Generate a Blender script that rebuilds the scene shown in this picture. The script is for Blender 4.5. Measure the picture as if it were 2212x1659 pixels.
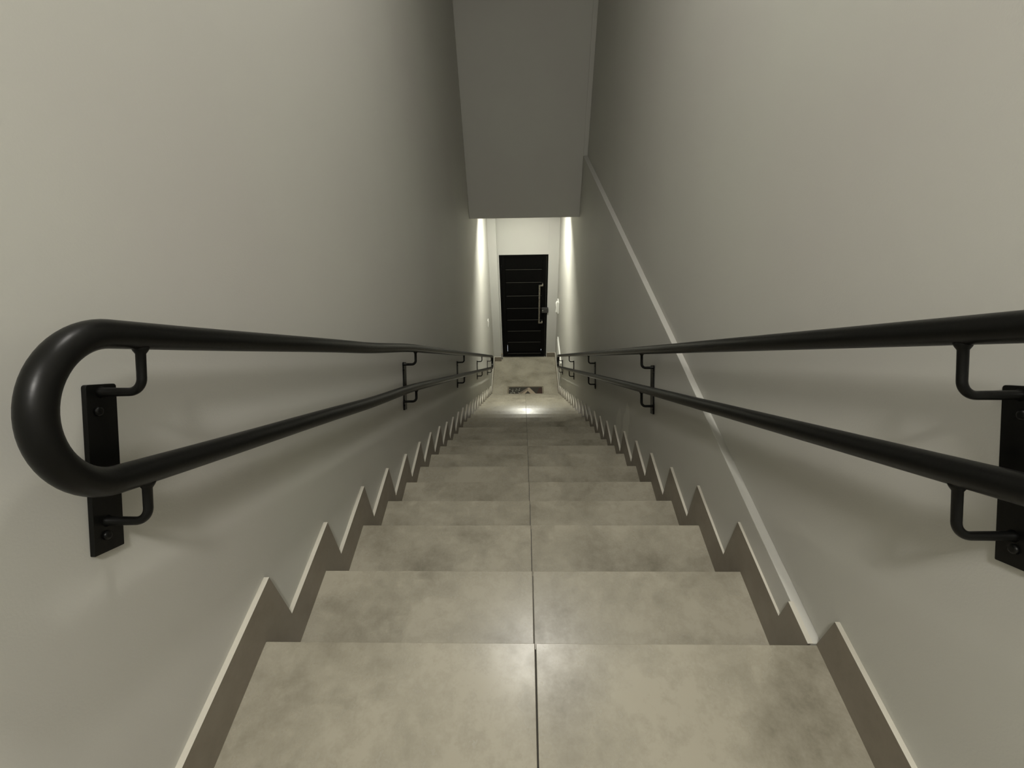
import bpy, bmesh, math, random
from mathutils import Vector, Matrix

for o in list(bpy.data.objects):
    bpy.data.objects.remove(o)
S = bpy.context.scene
C = S.collection
random.seed(4)

# ------------------------------------------------------------------ camera
CAM = Vector((-0.01398, -0.46786, 1.07931))
YAW, PITCH, ROLL, FPX = -0.03333, 0.65552, 0.02850, 1008.1
cy, sy, cp, sp = math.cos(YAW), math.sin(YAW), math.cos(PITCH), math.sin(PITCH)
fwd = Vector((sy*cp, cy*cp, -sp))
right = Vector((cy, -sy, 0))
down = fwd.cross(right)
cr, sr = math.cos(ROLL), math.sin(ROLL)
rx = cr*right + sr*down
dn = -sr*right + cr*down
cam_data = bpy.data.cameras.new('camera')
cam = bpy.data.objects.new('camera', cam_data)
C.objects.link(cam)
M = Matrix((( rx.x, -dn.x, -fwd.x, CAM.x),
            ( rx.y, -dn.y, -fwd.y, CAM.y),
            ( rx.z, -dn.z, -fwd.z, CAM.z),
            (0, 0, 0, 1)))
cam.matrix_world = M
cam_data.sensor_fit = 'HORIZONTAL'
cam_data.sensor_width = 36.0
cam_data.lens = 36.0*FPX/2212.0
cam_data.clip_start = 0.01
cam_data.clip_end = 60
S.camera = cam

# ------------------------------------------------------------------ world, exposure
world = bpy.data.worlds.new('world')
S.world = world
world.use_nodes = True
bg = world.node_tree.nodes['Background']
bg.inputs['Color'].default_value = (0.86, 0.93, 1.0, 1)
bg.inputs['Strength'].default_value = 1.6
S.view_settings.view_transform = 'Standard'
S.view_settings.look = 'None'
S.view_settings.gamma = 1.0
S.view_settings.use_curve_mapping = False
S.view_settings.exposure = 0.0
LAMP_LANDING = 164.0      # emission strength of the landing lamp's diffuser
LAMP_SECOND = 610.0       # the small spot over the upper flight
LAMP_LOBBY = 16500.0       # the recessed spot over the lower hall
LAMP_COL = (1.0, 0.97, 0.90)
LOBBY_COL = (1.0, 0.985, 0.86)

# ------------------------------------------------------------------ measured place
YS = [0.0, 0.2684, 0.5403, 0.7884, 1.0436, 1.2997, 1.5559, 1.8067, 2.0534, 2.3088, 2.5655, 2.8241, 3.077,
      3.3318, 3.5865, 3.8413, 4.096, 4.3508, 4.6055, 4.8603, 5.115, 5.3698, 5.6246, 5.8793]
ZS = [0.0, -0.167, -0.3303, -0.5078, -0.6871, -0.8556, -1.0254, -1.2058, -1.3882, -1.5662, -1.7345, -1.9044,
      -2.0774, -2.2538, -2.4303, -2.6068, -2.7833, -2.9598, -3.1363, -3.3128, -3.4892, -3.6657, -3.8422, -4.0187]
NL = 23
ZF = ZS[-1] - 0.1765          # lower hall floor
XW = 0.607                    # lower wall faces
XU = 0.624                    # right upper wall face at the landing
XS = 0.595                    # skirting faces
BH, BV = 0.1013, 0.0937       # skirting height, skirting width along a riser
YL, ZL = 4.730, -0.611        # header face and lower ceiling
YD, YP = 7.280, 7.140         # door wall, pier face
ZC = 2.330                    # landing ceiling
ZC2, YC2, LY2 = 2.680, 0.35, 1.15   # higher ceiling over the flight, where it starts, its lamp
YB = -2.30                    # wall behind the landing
SL = Vector((0, 0.8227, -0.5684))     # down the flight
PE = Vector((0, -0.5684, -0.8227))    # square to the flight

# ------------------------------------------------------------------ materials
def mat(name):
    m = bpy.data.materials.new(name)
    m.use_nodes = True
    nt = m.node_tree
    return m, nt, nt.nodes['Principled BSDF']

def N(nt, kind, **kw):
    n = nt.nodes.new(kind)
    for k, v in kw.items():
        setattr(n, k, v)
    return n

def simple(name, col, rough=0.5, metal=0.0, bump=0.0, scale=60.0, spec=0.5):
    m, nt, b = mat(name)
    b.inputs['Base Color'].default_value = (*col, 1)
    b.inputs['Roughness'].default_value = rough
    b.inputs['Metallic'].default_value = metal
    b.inputs['Specular IOR Level'].default_value = spec
    tc = N(nt, 'ShaderNodeTexCoord')
    no = N(nt, 'ShaderNodeTexNoise')
    no.inputs['Scale'].default_value = scale
    no.inputs['Detail'].default_value = 3
    nt.links.new(tc.outputs['Object'], no.inputs['Vector'])
    mr = N(nt, 'ShaderNodeMapRange')
    mr.inputs['To Min'].default_value = max(0.02, rough-0.05)
    mr.inputs['To Max'].default_value = min(1, rough+0.05)
    nt.links.new(no.outputs['Fac'], mr.inputs['Value'])
    nt.links.new(mr.outputs['Result'], b.inputs['Roughness'])
    if bump:
        bp = N(nt, 'ShaderNodeBump')
        bp.inputs['Strength'].default_value = bump
        bp.inputs['Distance'].default_value = 0.002
        nt.links.new(no.outputs['Fac'], bp.inputs['Height'])
        nt.links.new(bp.outputs['Normal'], b.inputs['Normal'])
    return m

def wall_paint(name, col, spots=()):
    """painted plaster: fine roller texture, faint blotches, and touched-up patches
    spots = (y, z, ry, rz, amount): ellipses on the wall where the paint is newer"""
    m, nt, b = mat(name)
    L = nt.links.new
    tc = N(nt, 'ShaderNodeTexCoord')
    big = N(nt, 'ShaderNodeTexNoise'); big.inputs['Scale'].default_value = 1.3; big.inputs['Detail'].default_value = 3
    L(tc.outputs['Object'], big.inputs['Vector'])
    cr_ = N(nt, 'ShaderNodeValToRGB')
    cr_.color_ramp.elements[0].position = 0.3
    cr_.color_ramp.elements[1].position = 0.7
    cr_.color_ramp.elements[0].color = (col[0]*0.97, col[1]*0.955, col[2]*0.96, 1)
    cr_.color_ramp.elements[1].color = (col[0]*1.02, col[1]*1.03, col[2]*1.01, 1)
    L(big.outputs['Fac'], cr_.inputs['Fac'])
    out = cr_.outputs['Color']
    if spots:
        sep = N(nt, 'ShaderNodeSeparateXYZ')
        L(tc.outputs['Object'], sep.inputs['Vector'])
        wob = N(nt, 'ShaderNodeTexNoise'); wob.inputs['Scale'].default_value = 14; wob.inputs['Detail'].default_value = 4
        L(tc.outputs['Object'], wob.inputs['Vector'])
        for (y, z, ry, rz, amt) in spots:
            def lin(sock, c, r):
                a = N(nt, 'ShaderNodeMath', operation='SUBTRACT'); L(sock, a.inputs[0]); a.inputs[1].default_value = c
                d = N(nt, 'ShaderNodeMath', operation='DIVIDE'); L(a.outputs[0], d.inputs[0]); d.inputs[1].default_value = r
                p = N(nt, 'ShaderNodeMath', operation='MULTIPLY'); L(d.outputs[0], p.inputs[0]); L(d.outputs[0], p.inputs[1])
                return p.outputs[0]
            s = N(nt, 'ShaderNodeMath', operation='ADD'); L(lin(sep.outputs['Y'], y, ry), s.inputs[0]); L(lin(sep.outputs['Z'], z, rz), s.inputs[1])
            w = N(nt, 'ShaderNodeMath', operation='MULTIPLY_ADD'); L(wob.outputs['Fac'], w.inputs[0]); w.inputs[1].default_value = 2.4; w.inputs[2].default_value = -1.2
            t = N(nt, 'ShaderNodeMath', operation='ADD'); L(s.outputs[0], t.inputs[0]); L(w.outputs[0], t.inputs[1])
            r = N(nt, 'ShaderNodeMapRange')
            r.inputs['From Min'].default_value = 1.05; r.inputs['From Max'].default_value = 0.85
            r.inputs['To Min'].default_value = 0.0; r.inputs['To Max'].default_value = abs(amt)
            L(t.outputs[0], r.inputs['Value'])
            mx = N(nt, 'ShaderNodeMix', data_type='RGBA')
            L(r.outputs['Result'], mx.inputs['Factor'])
            L(out, mx.inputs[6])
            k = 1.35 if amt > 0 else 0.6
            mx.inputs[7].default_value = (min(1, col[0]*k), min(1, col[1]*k), min(1, col[2]*k*0.97), 1)
            out = mx.outputs[2]
    L(out, b.inputs['Base Color'])
    b.inputs['Roughness'].default_value = 0.62
    b.inputs['Specular IOR Level'].default_value = 0.3
    fine = N(nt, 'ShaderNodeTexNoise'); fine.inputs['Scale'].default_value = 260; fine.inputs['Detail'].default_value = 4
    mid = N(nt, 'ShaderNodeTexNoise'); mid.inputs['Scale'].default_value = 9; mid.inputs['Detail'].default_value = 4
    L(tc.outputs['Object'], fine.inputs['Vector']); L(tc.outputs['Object'], mid.inputs['Vector'])
    ad = N(nt, 'ShaderNodeMath', operation='MULTIPLY_ADD'); L(mid.outputs['Fac'], ad.inputs[0]); ad.inputs[1].default_value = 1.5; L(fine.outputs['Fac'], ad.inputs[2])
    bp = N(nt, 'ShaderNodeBump'); bp.inputs['Strength'].default_value = 0.2; bp.inputs['Distance'].default_value = 0.001
    L(ad.outputs[0], bp.inputs['Height']); L(bp.outputs['Normal'], b.inputs['Normal'])
    return m

def tile_mat(name, dark, lite, rough):
    """concrete-look porcelain: clouded, with darker worn blotches; each tile its own cut of the pattern"""
    m, nt, b = mat(name)
    L = nt.links.new
    tc = N(nt, 'ShaderNodeTexCoord'); oi = N(nt, 'ShaderNodeObjectInfo')
    mul = N(nt, 'ShaderNodeVectorMath', operation='SCALE')
    comb = N(nt, 'ShaderNodeCombineXYZ')
    L(oi.outputs['Random'], comb.inputs[0]); L(oi.outputs['Random'], comb.inputs[1]); L(oi.outputs['Random'], comb.inputs[2])
    L(comb.outputs[0], mul.inputs[0]); mul.inputs['Scale'].default_value = 37.0
    add = N(nt, 'ShaderNodeVectorMath', operation='ADD')
    L(tc.outputs['Object'], add.inputs[0]); L(mul.outputs[0], add.inputs[1])
    n1 = N(nt, 'ShaderNodeTexNoise'); n1.inputs['Scale'].default_value = 4.2; n1.inputs['Detail'].default_value = 7; n1.inputs['Roughness'].default_value = 0.62
    n2 = N(nt, 'ShaderNodeTexNoise'); n2.inputs['Scale'].default_value = 26; n2.inputs['Detail'].default_value = 6; n2.inputs['Roughness'].default_value = 0.7
    n3 = N(nt, 'ShaderNodeTexNoise'); n3.inputs['Scale'].default_value = 170; n3.inputs['Detail'].default_value = 2
    for n in (n1, n2, n3): L(add.outputs[0], n.inputs['Vector'])
    a = N(nt, 'ShaderNodeMath', operation='MULTIPLY_ADD'); L(n2.outputs['Fac'], a.inputs[0]); a.inputs[1].default_value = 0.42; L(n1.outputs['Fac'], a.inputs[2])
    a2 = N(nt, 'ShaderNodeMath', operation='MULTIPLY_ADD'); L(n3.outputs['Fac'], a2.inputs[0]); a2.inputs[1].default_value = 0.10; L(a.outputs[0], a2.inputs[2])
    r = N(nt, 'ShaderNodeValToRGB')
    r.color_ramp.elements[0].position = 0.52; r.color_ramp.elements[0].color = (*dark, 1)
    r.color_ramp.elements[1].position = 0.86; r.color_ramp.elements[1].color = (*lite, 1)
    L(a2.outputs[0], r.inputs['Fac'])
    L(r.outputs['Color'], b.inputs['Base Color'])
    rr = N(nt, 'ShaderNodeMapRange'); L(a.outputs[0], rr.inputs['Value'])
    rr.inputs['From Min'].default_value = 0.5; rr.inputs['From Max'].default_value = 0.9
    rr.inputs['To Min'].default_value = rough+0.05; rr.inputs['To Max'].default_value = rough-0.05
    L(rr.outputs['Result'], b.inputs['Roughness'])
    bp = N(nt, 'ShaderNodeBump'); bp.inputs['Strength'].default_value = 0.12; bp.inputs['Distance'].default_value = 0.001
    L(n2.outputs['Fac'], bp.inputs['Height']); L(bp.outputs['Normal'], b.inputs['Normal'])
    return m

def emis(name, col, strength):
    m, nt, b = mat(name)
    b.inputs['Base Color'].default_value = (0.8, 0.8, 0.8, 1)
    b.inputs['Emission Color'].default_value = (*col, 1)
    b.inputs['Emission Strength'].default_value = strength
    return m

WCOL = (0.535, 0.530, 0.492)
M_WALL = wall_paint('wall_paint', WCOL)
M_WALLR = wall_paint('wall_paint_right', WCOL, spots=((1.66, -0.90, 0.075, 0.16, 0.5), (1.83, -1.03, 0.06, 0.15, 0.35)))
M_WALLD = wall_paint("wall_paint_hall", (0.50, 0.50, 0.475))
M_TILE = tile_mat('porcelain_tile', (0.20, 0.182, 0.138), (0.375, 0.348, 0.278), 0.275)
M_SKIRT = tile_mat('skirting_tile', (0.172, 0.146, 0.114), (0.215, 0.187, 0.148), 0.42)
M_CUT = simple('skirting_cut_edge', (0.56, 0.535, 0.46), 0.7, bump=0.3, scale=90)
M_GROUT = simple('grout', (0.055, 0.05, 0.04), 0.9)
M_BLACK = simple('black_paint', (0.0035, 0.0035, 0.003), 0.36, bump=0.06, scale=160, spec=0.24)
M_DOOR = simple('door_black_paint', (0.0022, 0.0022, 0.0022), 0.38, bump=0.1, scale=120, spec=0.12)
M_RIB = simple('door_rib_lit_edge', (0.055, 0.053, 0.047), 0.4, metal=0.3)  # paler than the door paint: light caught on its edges put into the colour
M_STEEL = simple('satin_steel', (0.55, 0.53, 0.48), 0.28, metal=1.0)
M_LOCK = simple('lock_metal', (0.10, 0.10, 0.10), 0.35, metal=0.7)
M_WHITE = simple('white_plastic', (0.88, 0.88, 0.84), 0.4)
M_BRASS = simple('brass', (0.65, 0.52, 0.30), 0.3, metal=1.0)
M_LAMPBODY = simple('lamp_body', (0.85, 0.85, 0.83), 0.4)
M_CONCRETE = simple('step_concrete', (0.16, 0.15, 0.13), 0.9)
M_E1 = emis('landing_lamp_glow', LAMP_COL, LAMP_LANDING)
M_E2 = emis('spot_glow', LAMP_COL, LAMP_SECOND)
M_E3 = emis('hall_lamp_glow', LOBBY_COL, LAMP_LOBBY)

# ------------------------------------------------------------------ mesh helpers
def box(bm, x0, x1, y0, y1, z0, z1, mi=0):
    vs = [bm.verts.new(p) for p in ((x0,y0,z0),(x1,y0,z0),(x1,y1,z0),(x0,y1,z0),(x0,y0,z1),(x1,y0,z1),(x1,y1,z1),(x0,y1,z1))]
    out = []
    for q in ((3,2,1,0),(4,5,6,7),(0,1,5,4),(1,2,6,5),(2,3,7,6),(3,0,4,7)):
        f = bm.faces.new([vs[i] for i in q]); f.material_index = mi; out.append(f)
    return out

def prism_x(bm, prof, x0, x1, mi_side=0, mi_edge=0, edges=None):
    """polygon prof of (y, z), counter-clockwise or not, pushed from x0 to x1"""
    a = [bm.verts.new((x0, y, z)) for y, z in prof]
    b = [bm.verts.new((x1, y, z)) for y, z in prof]
    f = bm.faces.new(a); f.material_index = mi_side
    f = bm.faces.new(b[::-1]); f.material_index = mi_side
    n = len(prof)
    for i in range(n):
        j = (i+1) % n
        f = bm.faces.new((a[j], a[i], b[i], b[j]))
        f.material_index = mi_edge if (edges is None or i in edges) else mi_side

def tube(bm, pts, r, seg=20, closed=False, mi=0, caps=True, radii=None):
    pts = [Vector(p) for p in pts]
    n = len(pts)
    tang = []
    for i in range(n):
        if closed: t = pts[(i+1) % n] - pts[i-1]
        else: t = pts[min(i+1, n-1)] - pts[max(i-1, 0)]
        tang.append(t.normalized())
    ref = Vector((1, 0, 0)) if abs(tang[0].x) < 0.9 else Vector((0, 1, 0))
    u = (ref - tang[0]*ref.dot(tang[0])).normalized()
    rings = []
    for i in range(n):
        t = tang[i]
        u = (u - t*u.dot(t)).normalized()
        v = t.cross(u)
        rr = radii[i] if radii else r
        rings.append([bm.verts.new(pts[i] + rr*(math.cos(2*math.pi*k/seg)*u + math.sin(2*math.pi*k/seg)*v)) for k in range(seg)])
    m = n if closed else n-1
    for i in range(m):
        A, B = rings[i], rings[(i+1) % n]
        for k in range(seg):
            f = bm.faces.new((A[k], A[(k+1) % seg], B[(k+1) % seg], B[k])); f.smooth = True; f.material_index = mi
    if caps and not closed:
        bm.faces.new(rings[0][::-1]).material_index = mi
        bm.faces.new(rings[-1]).material_index = mi

def disc(bm, c, ax, r, h, seg=24, mi=0):
    c = Vector(c); ax = Vector(ax).normalized()
    tube(bm, [c, c+ax*h], r, seg, mi=mi)

def link(name, bm, mats, parent=None, bevel=0.0, seg=2):
    bmesh.ops.recalc_face_normals(bm, faces=bm.faces)
    me = bpy.data.meshes.new(name)
    bm.to_mesh(me); bm.free()
    for m in (mats if isinstance(mats, (list, tuple)) else [mats]): me.materials.append(m)
    o = bpy.data.objects.new(name, me)
    C.objects.link(o)
    if parent is not None: o.parent = parent
    if bevel:
        md = o.modifiers.new('bevel', 'BEVEL'); md.width = bevel; md.segments = seg; md.limit_method = 'ANGLE'; md.angle_limit = 0.7
    return o

def empty(name, loc=(0, 0, 0)):
    o = bpy.data.objects.new(name, None); C.objects.link(o); o.location = loc
    o.empty_display_size = 0.1
    return o

def tag(o, label, cat, group=None, kind=None):
    o['label'] = label; o['category'] = cat
    if group: o['group'] = group
    if kind: o['kind'] = kind
    return o

def part(name, bm, mats, root, **k):
    """a part modelled in world coordinates under a thing whose Empty sits at its base"""
    loc = root.matrix_world.translation if root.parent else root.location
    bmesh.ops.translate(bm, verts=bm.verts, vec=-Vector(root_loc(root)))
    return link(name, bm, mats, root, **k)

def root_loc(o):
    v = Vector(o.location)
    while o.parent: o = o.parent; v = v + Vector(o.location)
    return v

# ------------------------------------------------------------------ the shell
T = 0.15
ZB = ZF - 0.15
ZTOP = ZC2 + 0.12
bm = bmesh.new()
box(bm, -XW-T, -XW, YB-T, YD+T, ZB, ZTOP)
tag(link('wall_left', bm, M_WALL), 'tall plain grey painted wall left of the stairs', 'wall', kind='structure')

def xu_at(y):
    return 0.624 + 0.027*max(0.0, min(1.0, (y-0.2)/(YL-0.2)))
bm = bmesh.new()
# lower, thicker part stands 3 cm proud of the upper part; its top makes the narrow sloping-looking ledge
pl = [(0.601, 0.0), (0.6015, 0.30), (XW, 1.10), (XW+0.002, YD+T), (XW+T, YD+T), (XW+T, 0.0)]
A = [bm.verts.new((x, y, ZB)) for x, y in pl]; B = [bm.verts.new((x, y, 0.003)) for x, y in pl]
bm.faces.new(A[::-1]); bm.faces.new(B)
for i in range(6): bm.faces.new((A[i], A[(i+1) % 6], B[(i+1) % 6], B[i]))
for z0, z1 in ((0.003, ZTOP),):
    pl = [(xu_at(0), YB-T), (xu_at(0), 0.2), (xu_at(YL), YL), (xu_at(YL), YD+T), (XW+T, YD+T), (XW+T, YB-T)]
    A = [bm.verts.new((x, y, z0)) for x, y in pl]; B = [bm.verts.new((x, y, z1)) for x, y in pl]
    bm.faces.new(A[::-1]); bm.faces.new(B)
    for i in range(6): bm.faces.new((A[i], A[(i+1) % 6], B[(i+1) % 6], B[i]))
box(bm, xu_at(0), XW+T, YB-T, 0.0, ZB, 0.003)
tag(link('wall_right', bm, M_WALLR, bevel=0.002), 'tall grey painted wall right of the stairs with a narrow ledge and scuffed patch', 'wall', kind='structure')

bm = bmesh.new()
box(bm, -XW, XU, YB-T, YB, ZB, ZTOP)
tag(link('wall_back', bm, M_WALL), 'plain grey wall closing the landing behind the stair head', 'wall', kind='structure')

bm = bmesh.new()   # the dropped wall face above the lower hall, solid up to the upper ceiling
box(bm, -XW, XW, YL, YL+T, ZL, ZTOP)
box(bm, XW, xu_at(YL), YL, YL+T, 0.004, ZTOP)
tag(link('wall_header', bm, M_WALL, bevel=0.003), 'dim grey wall face hanging above the lower hall opening', 'wall', kind='structure')

DX0, DX1, DZ1 = -0.437, 0.421, -2.068   # door opening
bm = bmesh.new()
box(bm, -XW, DX0, YD, YD+T, ZB, ZL)
box(bm, DX1, XW, YD, YD+T, ZB, ZL)
box(bm, DX0, DX1, YD, YD+T, DZ1, ZL)
box(bm, -XW, -0.460, YP, YD, ZB, ZL)      # shallow pier left of the door
tag(link('wall_front', bm, M_WALLD, bevel=0.002), 'pale lit end wall around the black door with a shallow pier on its left', 'wall', kind='structure')

bm = bmesh.new(); box(bm, -XW, xu_at(YC2), YB, YC2, ZC, ZTOP); box(bm, -XW, xu_at(YL), YC2, YL, ZC2, ZTOP)
tag(link('ceiling', bm, M_WALL), 'painted ceiling over the landing stepping up over the flight', 'ceiling', kind='structure')
bm = bmesh.new()
LX, LY = 0.012, 5.93        # recessed spot in the lower ceiling
hole = 0.055
y0, y1 = YL+T, YD+T
for a in ((-XW, XW, y0, LY-hole), (-XW, XW, LY+hole, y1), (-XW, LX-hole, LY-hole, LY+hole), (LX+hole, XW, LY-hole, LY+hole)):
    box(bm, *a, ZL, ZL+0.12)
box(bm, LX-hole, LX+hole, LY-hole, LY+hole, ZL+0.06, ZL+0.12)
tag(link('ceiling', bm, M_WALLD), 'lower ceiling of the hall in front of the black door', 'ceiling', kind='structure')

# landing floor: two big tiles, grout bed below
XJ = 0.0055
bm = bmesh.new(); box(bm, -XW, XU, YB, -0.0101, -0.30, -0.0095)
landing = tag(link('floor', bm, M_GROUT), 'beige concrete-look tiled landing at the head of the stairs', 'floor', kind='structure')
for x0, x1 in ((-XW+0.001, XJ-0.0017), (XJ+0.0017, XU-0.001)):
    yy = -0.0017
    while yy > YB:
        y2 = max(yy-1.19, YB+0.001)
        bm = bmesh.new(); box(bm, x0, x1, y2, yy, -0.0095, 0.0)
        link('floor_tile', bm, M_TILE, landing, bevel=0.0008)
        yy = y2-0.003
bm = bmesh.new(); box(bm, -XW, XW, YS[-1]-0.02, YD+T, ZF-0.15, ZF-0.0095)
hall = tag(link('floor', bm, M_GROUT), 'beige tiled floor of the lower hall before the black door', 'floor', kind='structure')
bm = bmesh.new(); box(bm, -XW+0.001, XW-0.001, YS[-1]+0.001, YD+0.06, ZF-0.0095, ZF)
link('floor_tile', bm, M_TILE, hall, bevel=0.0008)

# ------------------------------------------------------------------ stairs
stairs = tag(empty('staircase', (0, 0, ZF)), 'long straight staircase in beige concrete-look tiles dropping to the hall', 'staircase')
for k in range(1, NL+2):
    last = (k == NL+1)
    ya = YS[k-1]
    zt = ZF if last else ZS[k]
    bm = bmesh.new()
    if not last:
        yb = YS[k]
        box(bm, -XW+0.001, 0.6005, ya-0.010, yb-0.0095, zt-0.30, zt-0.0095)
        st = part('step', bm, M_CONCRETE, stairs)
        for x0, x1 in ((-XW+0.002, XJ-0.0013), (XJ+0.0013, 0.6005)):
            bm = bmesh.new(); box(bm, x0, x1, ya+0.0004, yb, zt-0.0095, zt)
            o = part('tread_tile', bm, M_TILE, st, bevel=0.0010)
    # riser below edge k-1
    zr1 = ZS[k-1]-0.0098
    box_z0 = zt + 0.0004
    holder = st if not last else st
    for x0, x1 in ((-XW+0.002, XJ-0.0013), (XJ+0.0013, 0.6005)):
        bm = bmesh.new(); box(bm, x0, x1, ya-0.0098, ya-0.0003, box_z0, zr1)
        o = part('riser_tile', bm, M_TILE, holder, bevel=0.0006)

# ------------------------------------------------------------------ stepped skirtings
def strip_skirt(bm, x_wall, x_face, y_start, y_end, cut_first=None):
    """stepped skirting: one piece beside each riser, one along each tread, all in one mesh;
    cut_first: height at which the piece beside the first riser is cut off"""
    ring = []                       # (outline cells) as rectangles in (y, z)
    if cut_first is None:
        ring.append((y_start, YS[0], ZS[0]+0.0002, ZS[0]+BH))
    for k in range(NL+1):
        zk = ZS[k]; zn = ZS[k+1] if k < NL else ZF
        ztop = cut_first if (cut_first is not None and k == 0) else zk+BH
        ring.append((YS[k]+0.0003, YS[k]+BV, zn+0.0002, ztop))
        ye = YS[k+1]+0.0003 if k < NL else y_end
        ring.append((YS[k]+BV, ye, zn+0.0002, zn+BH))
    xa, xb = x_wall, x_face
    for q, (y0, y1, z0, z1) in enumerate(ring):
        if q and y0 < ring[q-1][1] + 0.001: y0 = ring[q-1][1]
        V = lambda x, y, z: bm.verts.new((x, y, z))
        bm.faces.new((V(xb, y0, z0), V(xb, y1, z0), V(xb, y1, z1), V(xb, y0, z1)))
        f = bm.faces.new((V(xa, y0, z1), V(xa, y1, z1), V(xb, y1, z1), V(xb, y0, z1))); f.material_index = 1
        bm.faces.new((V(xa, y0, z0), V(xa, y1, z0), V(xb, y1, z0), V(xb, y0, z0)))
        bm.faces.new((V(xa, y0, z0), V(xa, y1, z0), V(xa, y1, z1), V(xa, y0, z1)))
        # upright edge where the outline drops (or starts)
        nz1 = ring[q+1][3] if q+1 < len(ring) else z0
        if nz1 < z1 - 1e-4:
            zz = max(nz1, z0)
            bm.faces.new((V(xa, y1, zz), V(xb, y1, zz), V(xb, y1, z1), V(xa, y1, z1)))
        pz0 = ring[q-1][2] if q else z1
        if pz0 > z0 + 1e-4:
            zz = min(pz0, z1)
            bm.faces.new((V(xa, y0, z0), V(xb, y0, z0), V(xb, y0, zz), V(xa, y0, zz)))
    bmesh.ops.remove_doubles(bm, verts=bm.verts, dist=1e-5)

bm = bmesh.new(); strip_skirt(bm, -XW, -XS, YB, YP)
tag(link('baseboard_left', bm, [M_SKIRT, M_CUT]), 'zigzag dark tile skirting with pale top edge along the left wall', 'baseboard', kind='structure')
bm = bmesh.new(); strip_skirt(bm, XW, XS, YB, YD, cut_first=0.0032)   # first piece cut off level with the ledge
tag(link('baseboard_right', bm, [M_SKIRT, M_CUT]), 'zigzag dark tile skirting with pale top edge along the right wall', 'baseboard', kind='structure')
bm = bmesh.new()
prism_x(bm, [(YB, 0.0002), (0.0, 0.0002), (0.0, BH), (YB, BH)], 0.6140, XU, 0, 1, edges=[2])
tag(link('baseboard_landing', bm, [M_SKIRT, M_CUT]), 'straight dark tile skirting with pale top on the right of the landing', 'baseboard', kind='structure')
bm = bmesh.new()
for (x0, x1, yw) in ((-XS, -0.460, YP), (0.436, XS, YD)):
    v = box(bm, x0, x1, yw-0.012, yw, ZF+0.0002, ZF+BH)
    v[1].material_index = 1
tag(link('baseboard_front', bm, [M_SKIRT, M_CUT]), 'short dark tile skirtings on the end wall either side of the black door', 'baseboard', kind='structure')

# ------------------------------------------------------------------ handrails
def lerp_pts(tab, a):
    for (a0, u0), (a1, u1) in zip(tab, tab[1:]):
        if a <= a1: 
            t = max(0, (a-a0)/(a1-a0)); t = t*t*(3-2*t) if len(tab) > 3 else t
            return u0 + (u1-u0)*t
    return tab[-1][1]

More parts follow.
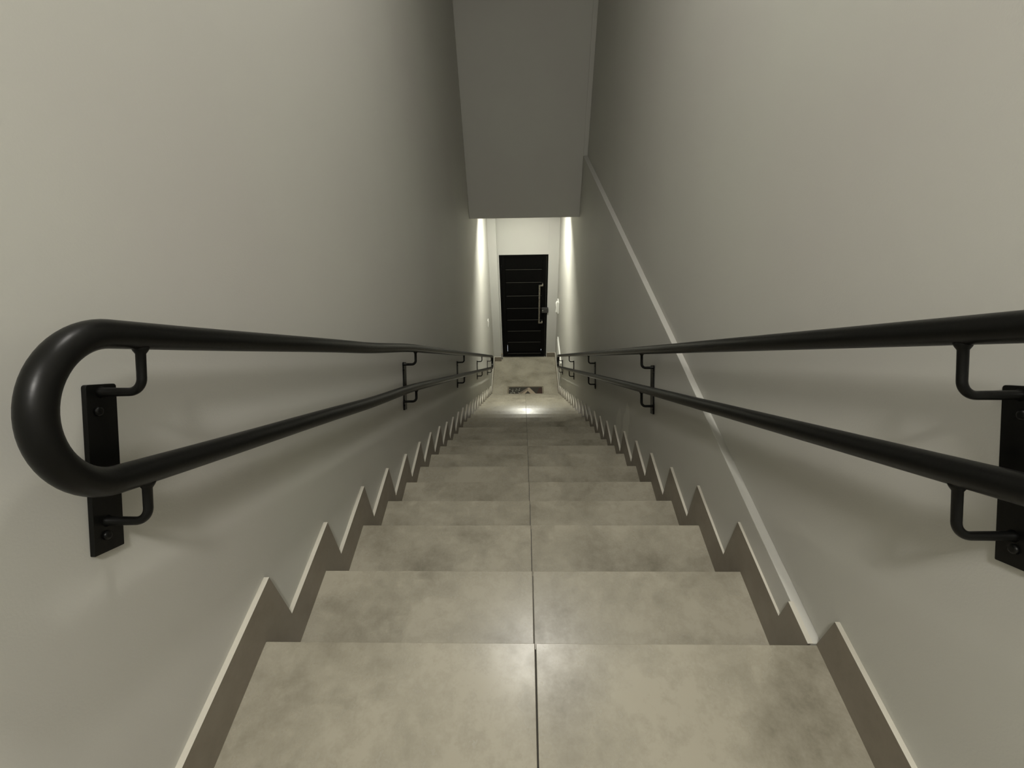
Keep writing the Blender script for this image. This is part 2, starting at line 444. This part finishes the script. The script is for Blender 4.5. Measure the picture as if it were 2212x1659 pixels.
def handrail(side, tabU, gapL, plates, label, face_of):
    """side -1 left wall, +1 right wall; tabU: upper tube's distance square to the flight"""
    xt = -0.541 if side < 0 else 0.545
    R = 0.0187
    da = 0.022 if side < 0 else 0.025
    gu, gl = (0.077, 0.071) if side < 0 else (0.083, 0.084)
    W = lambda a, u, x: Vector((x, 0, 0)) + SL*a + PE*u
    a0, a1 = (-0.417 if side < 0 else -0.475), 6.655
    root = empty('handrail', (side*XW, 0, 0.2))
    tag(root, label, 'handrail', group='double-tube handrails on the stair walls')
    path = []
    n = 60
    U = lambda a: lerp_pts(tabU, a)
    Lw = lambda a: U(a) + gapL
    for i in range(n+1):
        a = a0 + (a1-a0)*i/n
        path.append(W(a, U(a), xt))
    c = (U(a1)+Lw(a1))/2; r = (Lw(a1)-U(a1))/2
    for i in range(1, 20):
        th = -math.pi/2 + math.pi*i/20
        path.append(W(a1 + r*math.cos(th), c + r*math.sin(th), xt))
    for i in range(n+1):
        a = a1 + (a0-a1)*i/n
        path.append(W(a, Lw(a), xt))
    c = (U(a0)+Lw(a0))/2; r = (Lw(a0)-U(a0))/2
    for i in range(1, 32):
        th = math.pi/2 + math.pi*i/32
        path.append(W(a0 + r*math.cos(th), c + r*math.sin(th), xt))
    bm = bmesh.new(); tube(bm, path, R, 36, closed=True)
    part('rail_tube', bm, M_BLACK, root)
    for i, ap in enumerate(plates):
        xw = face_of(i)*side
        inn = -side                                   # direction from the wall into the stairwell
        ut = U(ap) + (0.066 if side < 0 else 0.071)
        ub = ut + 0.235
        am = ap + da
        # plate: rounded top corner, flat bar 50 x 6
        bm = bmesh.new()
        out = []
        for (a, u, rr, q) in ((ap, ut, 0.004, 0), (ap+0.047, ut, 0.004, 1), (ap+0.047, ub, 0.0015, 2), (ap, ub, 0.0015, 3)):
            ca = a + (rr if q in (0, 3) else -rr); cu = u + (rr if q in (0, 1) else -rr)
            st_ = {0: math.pi, 1: 1.5*math.pi, 2: 0, 3: 0.5*math.pi}[q]
            for s in range(5):
                th = st_ + s*math.pi/8
                out.append((ca + rr*math.cos(th), cu + rr*math.sin(th)))
        A = [bm.verts.new(W(a, u, xw)) for a, u in out]
        B = [bm.verts.new(W(a, u, xw + inn*0.007)) for a, u in out]
        bm.faces.new(A); bm.faces.new(B[::-1])
        for j in range(len(out)):
            k2 = (j+1) % len(out); bm.faces.new((A[j], B[j], B[k2], A[k2]))
        pl = part('bracket_plate', bm, M_BLACK, root, bevel=0.0008)
        for (u_arm, u_rail) in ((U(am)+gu, U(am)), (Lw(am)+gl, Lw(am))):
            bm = bmesh.new()
            rb = 0.019
            xs = xw + inn*0.004
            P = [W(am, u_arm, xs), W(am, u_arm, xs + inn*0.006)]
            steps = 10
            for s in range(steps+1):
                th = math.pi/2*s/steps
                P.append(W(am, u_arm - rb + rb*math.cos(th), xt - inn*rb + inn*rb*math.sin(th)))
            P.append(W(am, u_rail + R + 0.006, xt))
            P.append(W(am, u_rail + R + 0.002, xt))
            P.append(W(am, u_rail + R - 0.004, xt))
            rad = [0.0100, 0.0064] + [0.0060]*(steps+1) + [0.0062, 0.0088, 0.0115]
            tube(bm, P, 0.0068, 18, radii=rad)
            part('bracket_arm', bm, M_BLACK, pl)
        for (du, da) in ((0.037, -0.006), (0.211, -0.003)):
            bm = bmesh.new()
            c0 = W(am+da, ut+du, xw + inn*0.0068)
            tube(bm, [c0, c0+Vector((inn*0.0035, 0, 0)), c0+Vector((inn*0.0048, 0, 0))], 0.006, 14, radii=[0.0068, 0.0062, 0.0035])
            part('bolt', bm, M_BLACK, pl)
    return root

handrail(-1, [(-0.45, -0.660), (0.45, -0.667), (1.25, -0.683), (6.9, -0.686)], 0.187,
         (-0.391, 1.263, 3.095, 4.83, 6.46), 'black double-tube handrail with a rounded end on the left wall', lambda i: XW)
handrail(1, [(-0.45, -0.654), (6.9, -0.689)], 0.182,
         (-0.413, 1.243, 3.075, 4.82, 6.50), 'black double-tube handrail on the right wall crossing the ledge', lambda i: xu_at(-0.1) if i == 0 else XW)

# ------------------------------------------------------------------ door
door = tag(empty('door_1', (0, YD, ZF)), 'black slatted metal door with a long steel pull at the stair foot', 'door', kind='structure')
fx0, fx1 = DX0, DX1
bm = bmesh.new()
box(bm, fx0, fx0+0.030, YD-0.004, YD+0.07, ZF, DZ1)
box(bm, fx1-0.026, fx1, YD-0.004, YD+0.07, ZF, DZ1)
box(bm, fx0+0.030, fx1-0.026, YD-0.004, YD+0.07, DZ1-0.030, DZ1)
part('door_frame', bm, M_DOOR, door, bevel=0.003)
bm = bmesh.new()
box(bm, fx0+0.034, fx1-0.036, YD-0.010, YD+0.05, ZF+0.001, ZF+0.022)
part('door_sill', bm, M_DOOR, door, bevel=0.003)
lx0, lx1 = fx0+0.034, fx1-0.034
lz0, lz1 = ZF+0.026, DZ1-0.034
px0, px1 = -0.335, 0.318           # panel between the stiles
bm = bmesh.new()
box(bm, lx0, px0-0.006, YD+0.006, YD+0.046, lz0, lz1)
box(bm, px1+0.006, lx1, YD+0.006, YD+0.046, lz0, lz1)
box(bm, px0-0.006, px1+0.006, YD+0.006, YD+0.046, lz0, lz0+0.045)
box(bm, px0-0.006, px1+0.006, YD+0.006, YD+0.046, lz1-0.02, lz1)
# backing sheet with two thin daylight gaps near the bottom
zt0, zt1 = lz0+0.045, lz1-0.02
gy0, gy1 = YD+0.028, YD+0.034
g1 = (-0.347+0.0, -0.338, ZF+0.095, ZF+0.265)
g2 = (0.320, 0.327, ZF+0.115, ZF+0.165)
leaf = part('door_leaf', bm, M_DOOR, door, bevel=0.002)
bm = bmesh.new()      # plain sheet behind the boards, open only at the two gaps
def sheet(x0, x1, z0, z1): box(bm, x0, x1, YD+0.036, YD+0.060, z0, z1)
sheet(fx0+0.028, g1[0], ZF+0.001, DZ1-0.028)
sheet(g2[1], fx1-0.024, ZF+0.001, DZ1-0.028)
sheet(g1[0], g2[1], g1[3], DZ1-0.028)
sheet(g1[0], g2[1], ZF+0.001, g1[2])
sheet(g1[1], g2[0], g1[2], g1[3])
sheet(g2[0], g2[1], g1[2], g2[2]); sheet(g2[0], g2[1], g2[3], g1[3])
part('backing_sheet', bm, M_DOOR, door)
bm = bmesh.new()
ribs = bmesh.new()
edges_z = [-2.346, -2.593, -2.859, -3.115, -3.362, -3.606, -3.859, -4.100]
tops = [lz1-0.02] + edges_z
for i in range(8):
    z1 = tops[i]-0.0 if i else tops[i]
    z0 = tops[i+1]
    # each board leans out towards its foot, so the lip of the next one shows below it
    prof = [(YD+0.030, z1), (YD+0.034, z1), (YD+0.034, z0+0.012), (YD+0.020, z0+0.012), (YD+0.020, z1-0.0)]
    x0, x1 = px0-0.004, px1+0.004
    if i == 7: x0, x1 = g1[1]+0.002, g2[0]-0.002
    bb = bmesh.new()
    box(bm, x0, x1, YD+0.020, YD+0.034, z0+0.011, z1-0.0005)
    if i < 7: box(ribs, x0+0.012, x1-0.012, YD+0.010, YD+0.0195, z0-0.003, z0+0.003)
    bb.free()
# fillers around the gaps
box(bm, px0-0.012, g1[1]+0.002, YD+0.022, YD+0.034, g1[3], tops[7])
box(bm, px0-0.012, g1[1]+0.002, YD+0.022, YD+0.034, lz0+0.03, g1[2])
box(bm, px0-0.012, g1[1]-0.006, YD+0.022, YD+0.034, g1[2], g1[3])
box(bm, g2[0]-0.002, px1+0.012, YD+0.022, YD+0.034, g2[3], tops[7])
box(bm, g2[0]-0.002, px1+0.012, YD+0.022, YD+0.034, lz0+0.03, g2[2])
part('door_panel', bm, M_DOOR, door, bevel=0.0008)
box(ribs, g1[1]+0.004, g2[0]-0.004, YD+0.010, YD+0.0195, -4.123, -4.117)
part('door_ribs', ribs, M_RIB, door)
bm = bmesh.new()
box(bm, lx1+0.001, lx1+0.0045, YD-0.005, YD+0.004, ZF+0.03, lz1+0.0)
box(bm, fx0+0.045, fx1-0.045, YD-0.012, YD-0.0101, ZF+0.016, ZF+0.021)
part('door_edge_strip', bm, M_RIB, door)  # same pale grey paints the highlight lines along jamb and sill
# long pull
bar_x = 0.272
handle = None
bm = bmesh.new()
box(bm, bar_x-0.014, bar_x+0.014, YD-0.070, YD-0.046, -3.395, -2.610)
handle = part('door_handle', bm, M_STEEL, door, bevel=0.004)
for zc, zz in ((-2.622, 1), (-3.382, -1)):
    bm = bmesh.new()
    box(bm, bar_x-0.012, 0.336, YD-0.066, YD-0.044, zc-0.012, zc+0.012)
    box(bm, 0.320, 0.336, YD-0.046, YD+0.006, zc-0.012, zc+0.030)
    part('handle_mount', bm, M_STEEL, handle, bevel=0.002)
bm = bmesh.new()
box(bm, 0.320, 0.440, YD-0.035, YD+0.006, -3.190, -3.090)
lock = part('door_lock', bm, M_LOCK, door, bevel=0.006)
bm = bmesh.new()
tube(bm, [(0.338, YD-0.035, -3.14), (0.338, YD-0.044, -3.14), (0.338, YD-0.047, -3.14)], 0.012, 16, radii=[0.012, 0.012, 0.008])
part('lock_cylinder', bm, M_STEEL, lock)
bm = bmesh.new()
for zc in (-2.30, -3.75):
    tube(bm, [(lx0-0.002, YD-0.004, zc-0.045), (lx0-0.002, YD-0.004, zc+0.045)], 0.008, 14)
part('hinge', bm, M_DOOR, door)

# little stop by the pier
stop = tag(empty('door_stop', (-0.449, 7.21, ZF)), 'small metal door stop with a round brass tip left of the black door', 'door stop')
bm = bmesh.new()
tube(bm, [(-0.449, 7.21, ZF), (-0.449, 7.21, ZF+0.010), (-0.449, 7.21, ZF+0.011), (-0.449, 7.21, ZF+0.115)], 0.006, 16, radii=[0.011, 0.011, 0.006, 0.006])
part('rod', bm, M_LOCK, stop)
bm = bmesh.new(); bmesh.ops.create_uvsphere(bm, u_segments=16, v_segments=10, radius=0.012)
bmesh.ops.translate(bm, verts=bm.verts, vec=(-0.449, 7.21, ZF+0.123))
for f in bm.faces: f.smooth = True
part('tip', bm, M_BRASS, stop)

# ------------------------------------------------------------------ wall fittings
sw = tag(empty('light_switch', (-XW, 6.25, -2.81)), 'small white light switch on the left wall of the lower hall', 'switch')
bm = bmesh.new(); box(bm, -XW, -XW+0.009, 6.212, 6.288, -2.870, -2.750); part('plate', bm, M_WHITE, sw, bevel=0.003)
bm = bmesh.new(); box(bm, -XW+0.009, -XW+0.014, 6.236, 6.264, -2.838, -2.782); part('rocker', bm, M_WHITE, sw, bevel=0.002)

ic = tag(empty('intercom', (XW, 7.0, -2.95)), 'white intercom handset on the right wall near the black door', 'intercom')
bm = bmesh.new(); box(bm, XW-0.018, XW, 6.90, 7.06, -3.02, -2.80); part('base', bm, M_WHITE, ic, bevel=0.004)
bm = bmesh.new()
P = [(XW-0.030, 6.95, -2.795), (XW-0.040, 6.95, -2.83), (XW-0.032, 6.95, -2.92), (XW-0.040, 6.95, -3.0), (XW-0.030, 6.95, -3.03)]
tube(bm, P, 0.016, 16, radii=[0.012, 0.018, 0.011, 0.018, 0.012])
part('handset', bm, M_WHITE, ic)

pb = tag(empty('electrical_panel', (XW, 6.3, -3.8)), 'white electrical panel low on the right wall behind the handrail end', 'electrical panel')
bm = bmesh.new(); box(bm, XW-0.016, XW, 5.90, 6.74, -3.80, -3.395); part('box', bm, M_WHITE, pb, bevel=0.002)
bm = bmesh.new(); box(bm, XW-0.022, XW-0.016, 5.93, 6.71, -3.77, -3.425); part('cover', bm, M_WHITE, pb, bevel=0.002)

# ------------------------------------------------------------------ doormat
M_MB = simple('mat_border', (0.19, 0.165, 0.12), 0.9, bump=0.5, scale=400)
M_MD = simple('mat_print_dark', (0.035, 0.032, 0.024), 0.9)
M_MR = simple('mat_print_red', (0.042, 0.020, 0.013), 0.9)
M_MP = simple('mat_print_plank', (0.33, 0.27, 0.20), 0.9)
M_MQ = simple('mat_print_plank_dark', (0.17, 0.14, 0.11), 0.9)
M_MS = simple('mat_print_pebble', (0.30, 0.30, 0.26), 0.9)
mx0, mx1, my0, my1 = -0.322, 0.335, 5.905, 6.312
bm = bmesh.new()
box(bm, mx0, mx1, my0, my1, ZF, ZF+0.006, 0)
def flat(pts, z, mi):
    f = bm.faces.new([bm.verts.new((x, y, ZF+z)) for x, y in pts]); f.material_index = mi
    if f.normal.z < 0: f.normal_flip()
b_ = 0.026
flat([(mx0+b_, my0+b_), (mx1-b_, my0+b_), (mx1-b_, my1-b_), (mx0+b_, my1-b_)], 0.0064, 1)
flat([(0.17, my0+b_+.002), (mx1-b_-.002, my0+b_+.002), (mx1-b_-.002, my1-b_-.012), (0.25, my1-b_-.030)], 0.0067, 2)
ax, ay = 0.045, 6.262
flat([(ax, ay), (ax-0.005, ay-0.055), (ax-0.235, 5.935), (ax-0.335, 5.935)], 0.0070, 5-1)
flat([(ax-0.005, ay-0.05), (ax-0.002, ay-0.10), (ax-0.150, 5.935), (ax-0.235, 5.935)], 0.0073, 3)
flat([(ax+0.0, ay), (ax+0.035, ay+0.002), (ax+0.245, 5.935), (ax+0.150, 5.935), (ax, ay-0.09)], 0.0073, 3)
flat([(ax-0.002, ay-0.10), (ax+0.0, ay-0.09), (ax+0.150, 5.935), (ax-0.150, 5.935)], 0.0072, 1)
for i in range(26):
    px_ = random.uniform(mx0+0.035, ax-0.13); py_ = random.uniform(6.10, my1-0.045)
    if (px_-(ax-0.335))*(ay-5.935) > (py_-5.935)*(ax-(ax-0.335)) + 0.0: continue
    rr = random.uniform(0.004, 0.010)
    flat([(px_+rr*math.cos(t*math.pi/3), py_+1.6*rr*math.sin(t*math.pi/3)) for t in range(6)], 0.0076, 5)
me = bpy.data.meshes.new('doormat')
bm.to_mesh(me); bm.free()
for m in (M_MB, M_MD, M_MR, M_MP, M_MQ, M_MS): me.materials.append(m)
dm = bpy.data.objects.new('doormat', me); C.objects.link(dm)
tag(dm, 'dark printed doormat with crossed planks at the foot of the stairs', 'doormat')

# ------------------------------------------------------------------ lamps
lp = tag(empty('ceiling_lamp', (0, -0.84, ZC)), 'round white ceiling lamp over the landing', 'lamp')
bm = bmesh.new(); disc(bm, (0, -0.84, ZC), (0, 0, -1), 0.150, 0.030, 48); part('housing', bm, M_LAMPBODY, lp, bevel=0.003)
bm = bmesh.new(); disc(bm, (0, -0.84, ZC-0.0305), (0, 0, -1), 0.124, 0.010, 48); part('diffuser', bm, M_E1, lp)

l2 = tag(empty('ceiling_lamp', (0.05, LY2, ZC2)), 'small round white ceiling lamp over the upper steps', 'lamp')
bm = bmesh.new(); disc(bm, (0.05, LY2, ZC2), (0, 0, -1), 0.080, 0.024, 48); part('housing', bm, M_LAMPBODY, l2, bevel=0.003)
bm = bmesh.new(); disc(bm, (0.05, LY2, ZC2-0.0245), (0, 0, -1), 0.058, 0.008, 48); part('diffuser', bm, M_E2, l2)

def ring(bm, c, r0, r1, z0, z1, seg=40):
    V = []
    for r, z in ((r0, z0), (r1, z0), (r1, z1), (r0, z1)):
        V.append([bm.verts.new((c[0]+r*math.cos(2*math.pi*k/seg), c[1]+r*math.sin(2*math.pi*k/seg), z)) for k in range(seg)])
    for i in range(4):
        A, B = V[i], V[(i+1) % 4]
        for k in range(seg): bm.faces.new((A[k], A[(k+1) % seg], B[(k+1) % seg], B[k]))

hl = tag(empty('recessed_lamp', (LX, LY, ZL)), 'small recessed spot in the lower hall ceiling before the black door', 'lamp')
bm = bmesh.new(); ring(bm, (LX, LY), 0.050, 0.085, ZL-0.004, ZL); ring(bm, (LX, LY), 0.050, 0.053, ZL, ZL+0.058)
part('trim_ring', bm, M_LAMPBODY, hl)
bm = bmesh.new(); disc(bm, (LX, LY, ZL+0.058), (0, 0, -1), 0.016, 0.034, 24); part('bulb', bm, M_E3, hl)
